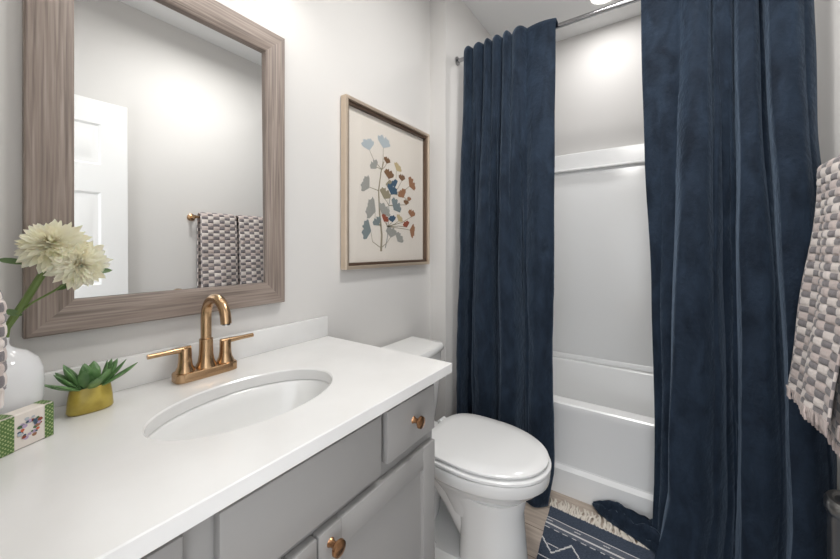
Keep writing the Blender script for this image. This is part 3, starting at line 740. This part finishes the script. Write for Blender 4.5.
for k, (y0, y1, zf, fl, lab) in enumerate(((1.043, 1.274, 0.76, 0.035, 'tufted grey and cream towel on the bar, nearer the brass bar end'), (1.292, 1.56, 0.76, 0.055, 'tufted grey and cream fringed towel on the bar, next to the navy curtain'))):
    t_ = thing('towel', lab, 'towel', (BX, (y0 + y1) / 2, BZ), 'towels on the brass bar')
    bm, hem = towel_bm(y0, y1, BX, BZ, zf, 0.80, fl, k * 3.7 + 1)
    cl = obj('cloth', bm, TWM, t_, ang=70); md = cl.modifiers.new('thick', 'SOLIDIFY'); md.thickness = 0.006; md.offset = -1
    obj('fringe', tassels(hem), 'tuft_pink', t_, ang=80)
    # second, longer layer folded behind the front one
    bm = BM(); g0 = []
    for r in range(0, 150):
        z = lerp(zf - 0.055, BZ - 0.06, r / 149); row = []
        for c in range(46):
            yy = lerp(y0, y1 - 0.03, c / 45); h, mi = tuft(yy - y0 + .5, z + .5)
            row.append(bm.verts.new((BX - 0.018 - fl * 0.55 * (1 - r / 149) - 0.003 * h - 0.003 * math.sin(yy * 30), yy, z)))
        g0.append(row)
    for r in range(149):
        for c in range(45):
            _, mi = tuft(lerp(y0, y1 - .03, (c + .5) / 45) - y0 + .5, lerp(zf - 0.055, BZ - .06, (r + .5) / 149) + .5)
            bm.faces.new((g0[r][c], g0[r][c + 1], g0[r + 1][c + 1], g0[r + 1][c])).material_index = mi
    hem2 = [v.co.copy() for v in g0[0]]
    cl = obj('under_fold', bm, TWM, t_, ang=70); md = cl.modifiers.new('thick', 'SOLIDIFY'); md.thickness = 0.004; md.offset = -1
    obj('fringe', tassels(hem2), 'tuft_pink', t_, ang=80)

# hand towel on a ring on the front wall, its edge crosses the vase
rg = thing('towel_ring', 'brass towel ring on the wall beside the vanity, holding a hand towel', 'towel ring', (0.31, YF, 1.33))
bm = BM(); lathe(bm, [(0.024, 0), (0.024, 0.008), (0.01, 0.014), (0.01, 0.055), (0.013, 0.06)], (0.31, YF, 1.33), 'y', 20); obj('post', bm, 'gold', rg)
bm = BM(); tube(bm, [(0.31 + 0.07 * math.sin(a * PI / 16), YF + 0.05 + 0.014 * (1 - math.cos(a * PI / 16)) / 2, 1.26 + 0.07 * math.cos(a * PI / 16)) for a in range(0, 33)], 0.005, 10); obj('ring', bm, 'gold', rg)
ht = thing('hand_towel', 'mauve and cream tufted hand towel hanging at the left edge in front of the vase', 'towel', (0.31, YF + 0.06, 1.19))
bm = BM(); G = []
z0, z1 = 1.018, 1.215
for r in range(0, 64):
    z = lerp(z0, z1, r / 63); ring = []
    wtop = lerp(0.075, 0.055, sm((r / 63 - .6) / .4)); th = lerp(0.047, 0.022, sm((r / 63 - .5) / .5))
    for c in range(96):
        a = 2 * PI * c / 96; cx = math.copysign(abs(math.cos(a)) ** .5, math.cos(a)) * wtop; cy = math.copysign(abs(math.sin(a)) ** .6, math.sin(a)) * th
        h, mi = tuft(a * 0.075 + .5, z + .5, 0.03, 0.016)
        k = 1 + 0.06 * h + 0.05 * math.sin(a * 6)
        ring.append((0.31 + cx * k, YF + 0.062 + cy * k, z))
    G.append(ring)
loft(bm, G)
for f in bm.faces:
    c_ = f.calc_center_median(); a = math.atan2((c_.y - YF - .062) / .05, (c_.x - .31) / .075) % (2 * PI)
    f.material_index = tuft(a * 0.075 + .5, c_.z + .5, 0.03, 0.016)[1]
obj('cloth', bm, TWM, ht, ang=70)
bm = BM()
for k in range(34):
    a = 2 * PI * k / 34; p = Vector((0.31 + math.copysign(abs(math.cos(a)) ** .5, math.cos(a)) * .068, YF + 0.062 + math.copysign(abs(math.sin(a)) ** .6, math.sin(a)) * .046, z0 + .004))
    tube(bm, [p, p + Vector((random.uniform(-.003, .003), 0, -.014)), p + Vector((random.uniform(-.005, .005), 0, -.028))], [.004, .004, .003], 6)
obj('fringe', bm, 'tuft_light', ht, ang=80)

# ------------------------------------------------------------------ things on the countertop
vx, vy = 0.095, 0.076
va = thing('ceramic_vase', 'glossy white round shouldered ceramic vase on the counter', 'vase', (vx, vy, CZ))
bm = BM(); lathe(bm, [(0.045, 0.0006), (0.052, 0.004), (0.066, 0.03), (0.0725, 0.07), (0.0735, 0.10), (0.071, 0.125), (0.062, 0.146), (0.045, 0.161), (0.027, 0.169), (0.018, 0.175), (0.0155, 0.183), (0.0165, 0.192), (0.0145, 0.193), (0.0125, 0.183), (0.014, 0.172), (0.03, 0.155)], (vx, vy, CZ), n=48)
for v in bm.verts:
    v.co.x = vx + (v.co.x - vx) * .75; v.co.y = vy + (v.co.y - vy) * .75; v.co.z = CZ + (v.co.z - CZ) * .90
obj('body', bm, 'ceramic', va, ang=60)

def petal(bm, c, d, up, L, wd, curl, mi=0, cup=0.3):
    d = d.normalized(); s = d.cross(up).normalized(); nrm = s.cross(d).normalized(); prev = None; N = 6
    for k in range(N + 1):
        t = k / N; w_ = wd * (0.35 + 0.65 * sm(t / .55)) * math.sqrt(max(0.0, 1 - max(0, (t - .6) / .4) ** 2)); w_ = max(w_, 0.0004)
        p = c + d * (L * t) + nrm * (curl * L * t * t)
        row = [bm.verts.new(p - s * w_ + nrm * w_ * cup), bm.verts.new(p - nrm * w_ * cup * 0.4), bm.verts.new(p + s * w_ + nrm * w_ * cup)]
        if prev:
            for q in range(2): bm.faces.new((prev[q], prev[q + 1], row[q + 1], row[q])).material_index = mi
        prev = row
def bloom(bm, c, axis, R, seed):
    rnd = random.Random(seed); axis = axis.normalized()
    a1 = axis.orthogonal().normalized(); a2 = axis.cross(a1)
    layers = [(22, -.12, 1.00, 0.150), (24, 0.08, .98, 0.130), (26, 0.28, 0.90, 0.10), (26, .5, .80, .075), (26, .8, .72, .06), (24, 1.2, .64, .05), (20, 2.0, .60, .045), (14, 4.0, .58, .04)]
    for li, (n, lift, r, wd) in enumerate(layers):
        for k in range(n):
            a = 2 * PI * (k + 0.5 * (li % 2) + rnd.uniform(-.25, .25)) / n
            d = (a1 * math.cos(a) + a2 * math.sin(a)) + axis * (lift + rnd.uniform(-.12, .12))
            L = R * r * rnd.uniform(0.82, 1.08)
            petal(bm, c + axis * 0.002 * li, d, axis, L, R * wd * rnd.uniform(.75, 1.2), rnd.uniform(-.05, .25) - .12 * (li == 0))
fl = thing('cream_flower', 'cream double chrysanthemum on a green stem in the white vase', 'flower', (vx, vy, CZ + 0.1))
B1 = Vector((0.112, 0.141, 1.204)); B2 = Vector((0.125, 0.172, 1.170))
bm = BM(); tube(bm, [(vx, vy, CZ + 0.05), (vx + .002, vy + .004, CZ + 0.15), (vx + .002, vy + .008, CZ + 0.19), (0.10, 0.105, 1.10), (0.102, 0.122, 1.14), (0.106, 0.133, 1.165), (0.11, .140, 1.19)], [0.005, 0.005, 0.0055, 0.006, 0.006, 0.0055, 0.005], 10)
st = obj('stem', bm, 'stem', fl)
bm = BM(); tube(bm, [(0.1, 0.092, 1.075), (0.105, 0.115, 1.10), (0.112, 0.14, 1.118), (0.118, 0.158, 1.135), (.122, .168, 1.155)], 0.0018, 8); obj('side_stem', bm, 'stem', st)
b_ = obj('bloom', None or (lambda b: (bloom(b, B1, Vector((.8, -.3, .5)), 0.054, 3), b)[1])(BM()), 'petal', fl, ang=80)
b_ = obj('bloom', (lambda b: (bloom(b, B2, Vector((.75, .05, -.12)), 0.050, 5), b)[1])(BM()), 'petal', fl, ang=80)
for (p, d, L) in (((0.108, .118, 1.17), (0, -.08, .02), .055), ((.10, .13, 1.215), (-.1, -.06, .06), .055), ((.11, .185, 1.15), (.0, .10, .012), .05), ((.115, .165, 1.135), (.02, .08, .03), .05), ((.102, .102, 1.078), (.02, -.05, .03), .03), ((.108, .145, 1.12), (.03, .05, .035), .022)):
    bm = BM(); petal(bm, Vector(p), Vector(d), Vector((1, -.2, .35)), L * .85, 0.0055, -.12); lf = obj('leaf', bm, 'leaf', fl, ang=80)

# succulent in a mustard pot
px_, py_ = 0.092, 0.196
su = thing('potted_succulent', 'small green succulent in an oval mustard pot on the counter', 'plant', (px_, py_, CZ))
bm = BM()
def ov(a, b2, z): 
    return [(px_ + x * math.cos(.9) - y * math.sin(.9) if False else px_ + x, py_ + y, z) for x, y, _ in [(p[0], p[1], 0) for p in sell(0, 0, a, b2, 0, 2.4, 40)]]
loft(bm, [ov(.020, .0335, CZ + .0005), ov(.0225, .036, CZ + .004), ov(.0215, .0345, CZ + .025), ov(.019, .0315, CZ + .048), ov(.018, .0305, CZ + .051), ov(.0165, .029, CZ + .050), ov(.016, .028, CZ + .040)])
obj('pot', bm, 'mustard', su, ang=60)
bm = BM(); loft(bm, [ov(.0155, .0275, CZ + .0405), ov(.014, .026, CZ + .045)]); obj('moss', bm, 'soil', su)
def fat_leaf(c, d, L, wd, th):
    bm = BM(); d = Vector(d).normalized(); s = d.cross(Vector((0, 0, 1))).normalized() if abs(d.z) < .98 else Vector((0, 1, 0)); nrm = s.cross(d).normalized()
    rings = []
    for t, w_ in ((0, .45), (.15, .65), (.35, .9), (.55, 1), (.72, .85), (.86, .52), (.95, .22), (1, .02)):
        p = c + d * L * t + nrm * (0.10 * L * t * t)
        rings.append([p + s * wd * w_ * math.cos(a) + nrm * (th * w_ * math.sin(a) - .25 * th * abs(math.cos(a))) for a in [2 * PI * k / 12 for k in range(12)]])
    loft(bm, rings); return bm
cc = Vector((px_, py_, CZ + .045)); rnd = random.Random(11)
for ring, (n, el, L, wd) in enumerate(((8, 0.45, 0.060, .0105), (8, 1.0, .062, .0125), (6, 1.7, .058, .0115), (3, 3.4, .052, .009))):
    for k in range(n):
        a = 2 * PI * k / n + ring * .5 + rnd.uniform(-.15, .15)
        d = Vector((math.cos(a) * .85, math.sin(a) * 1.1, el + rnd.uniform(-.1, .1)))
        obj('leaf', fat_leaf(cc + Vector((d.x * .008, d.y * .013, 0)), d, L * rnd.uniform(.9, 1.1) * (1.15 if abs(math.sin(a)) > .7 and ring == 0 else .95), wd, .0035), 'succulent', su, ang=60)

# wrapped soap box
sA, sB = Vector((0.199, 0.068, CZ)), Vector((0.168, 0.1285, CZ))
sd = (sB - sA).normalized(); sn = Vector((sd.y, -sd.x, 0)); SL, SH, ST = (sB - sA).length + .004, 0.060, 0.026
so = thing('wrapped_soap', 'green and white wrapped soap bar standing beside the vase', 'soap', tuple(sA - sn * ST / 2))
def sp(u, v, w_): return sA + sd * u - sn * w_ + Vector((0, 0, v))
bm = BM()
ins = [(0.002, 0.0), (0.0, 0.002), (0.0, ST - .002), (0.002, ST)]
rings = []
for e_, w_ in ins:
    rings.append([sp(e_, e_ + .0006, w_), sp(SL - e_, e_ + .0006, w_), sp(SL - e_, SH - e_, w_), sp(e_, SH - e_, w_)])
loft(bm, rings); obj('wrapped_block', bm, 'label_paper', so)
bm = BM(); cell = 0.0016
def wrap(u, v): return ((u + v) / 0.0066) % 1 < 0.5 or ((u - v + 1) / 0.0066) % 1 < 0.5
def patch(u0, u1, v0, v1, f3):
    nu, nv = int(round((u1 - u0) / .0009)), int(round((v1 - v0) / .0009))
    g_ = [[bm.verts.new(f3(lerp(u0, u1, i / nu), lerp(v0, v1, j / nv))) for j in range(nv + 1)] for i in range(nu + 1)]
    for i in range(nu):
        for j in range(nv):
            bm.faces.new((g_[i][j], g_[i + 1][j], g_[i + 1][j + 1], g_[i][j + 1])).material_index = 0 if wrap(lerp(u0, u1, i / nu), lerp(v0, v1, j / nv)) else 1
for u0, u1, e_, su_ in ((0.0, 0.018, -.0006, 1), (SL - 0.013, SL, SL + .0006, -1)):
    bm = BM()
    patch(u0, u1, 0.001, SH - .001, lambda u, v: sp(u, v, -0.0006))
    patch(u0, u1, 0.001, ST - .001, lambda u, v: sp(u, SH + .0006, v))
    patch(0.001, ST - .001, 0.001, SH - .001, lambda u, v: sp(e_, v, u))
    bmesh.ops.remove_doubles(bm, verts=bm.verts, dist=0.0012 if False else 1e-5)
    obj('lattice_wrap', bm, ['wrap_green', 'wrap_lime'], so)
bm = BM(); rnd = random.Random(4)
cu, cv = (0.018 + SL - .014) / 2, SH * .52
for k in range(46):
    a = rnd.uniform(0, 2 * PI); r = rnd.uniform(.008, .016); q = rnd.uniform(.0018, .0040); nq = 7
    col = rnd.choice([4, 10, 10, 5, 9, 11, 7, 0, 3]) if math.sin(a) < 0.2 else rnd.choice([9, 6, 11, 0, 5, 7])
    u, v = cu + math.cos(a) * r, cv + math.sin(a) * r * 1.05; ro_ = rnd.uniform(0, 6)
    f = bm.faces.new([bm.verts.new(sp(u + q * math.cos(t * 2 * PI / nq + ro_), v + q * .8 * math.sin(t * 2 * PI / nq + ro_), -0.0004 - .00002 * k)) for t in range(nq)]); f.material_index = col
obj('floral_wreath', bm, mats_, so)

# ------------------------------------------------------------------ steel canister by the right wall
bn = thing('metal_canister', 'slim brushed steel canister at the lower right under the patterned towels', 'canister', (1.467, 1.345, 0))
bc = (1.467, 1.345, 0)
bm = BM(); lathe(bm, [(.054, .001), (.054, .02), (.052, .025), (.053, .51), (.054, .515)], bc, n=48); obj('body', bm, 'steel', bn)
bm = BM(); lathe(bm, [(.056, .516), (.059, .522), (.059, .545), (.054, .554), (.045, .554), (.041, .549), (.02, .556), (.01, .557)], bc, n=48); obj('lid', bm, 'steel', bn)
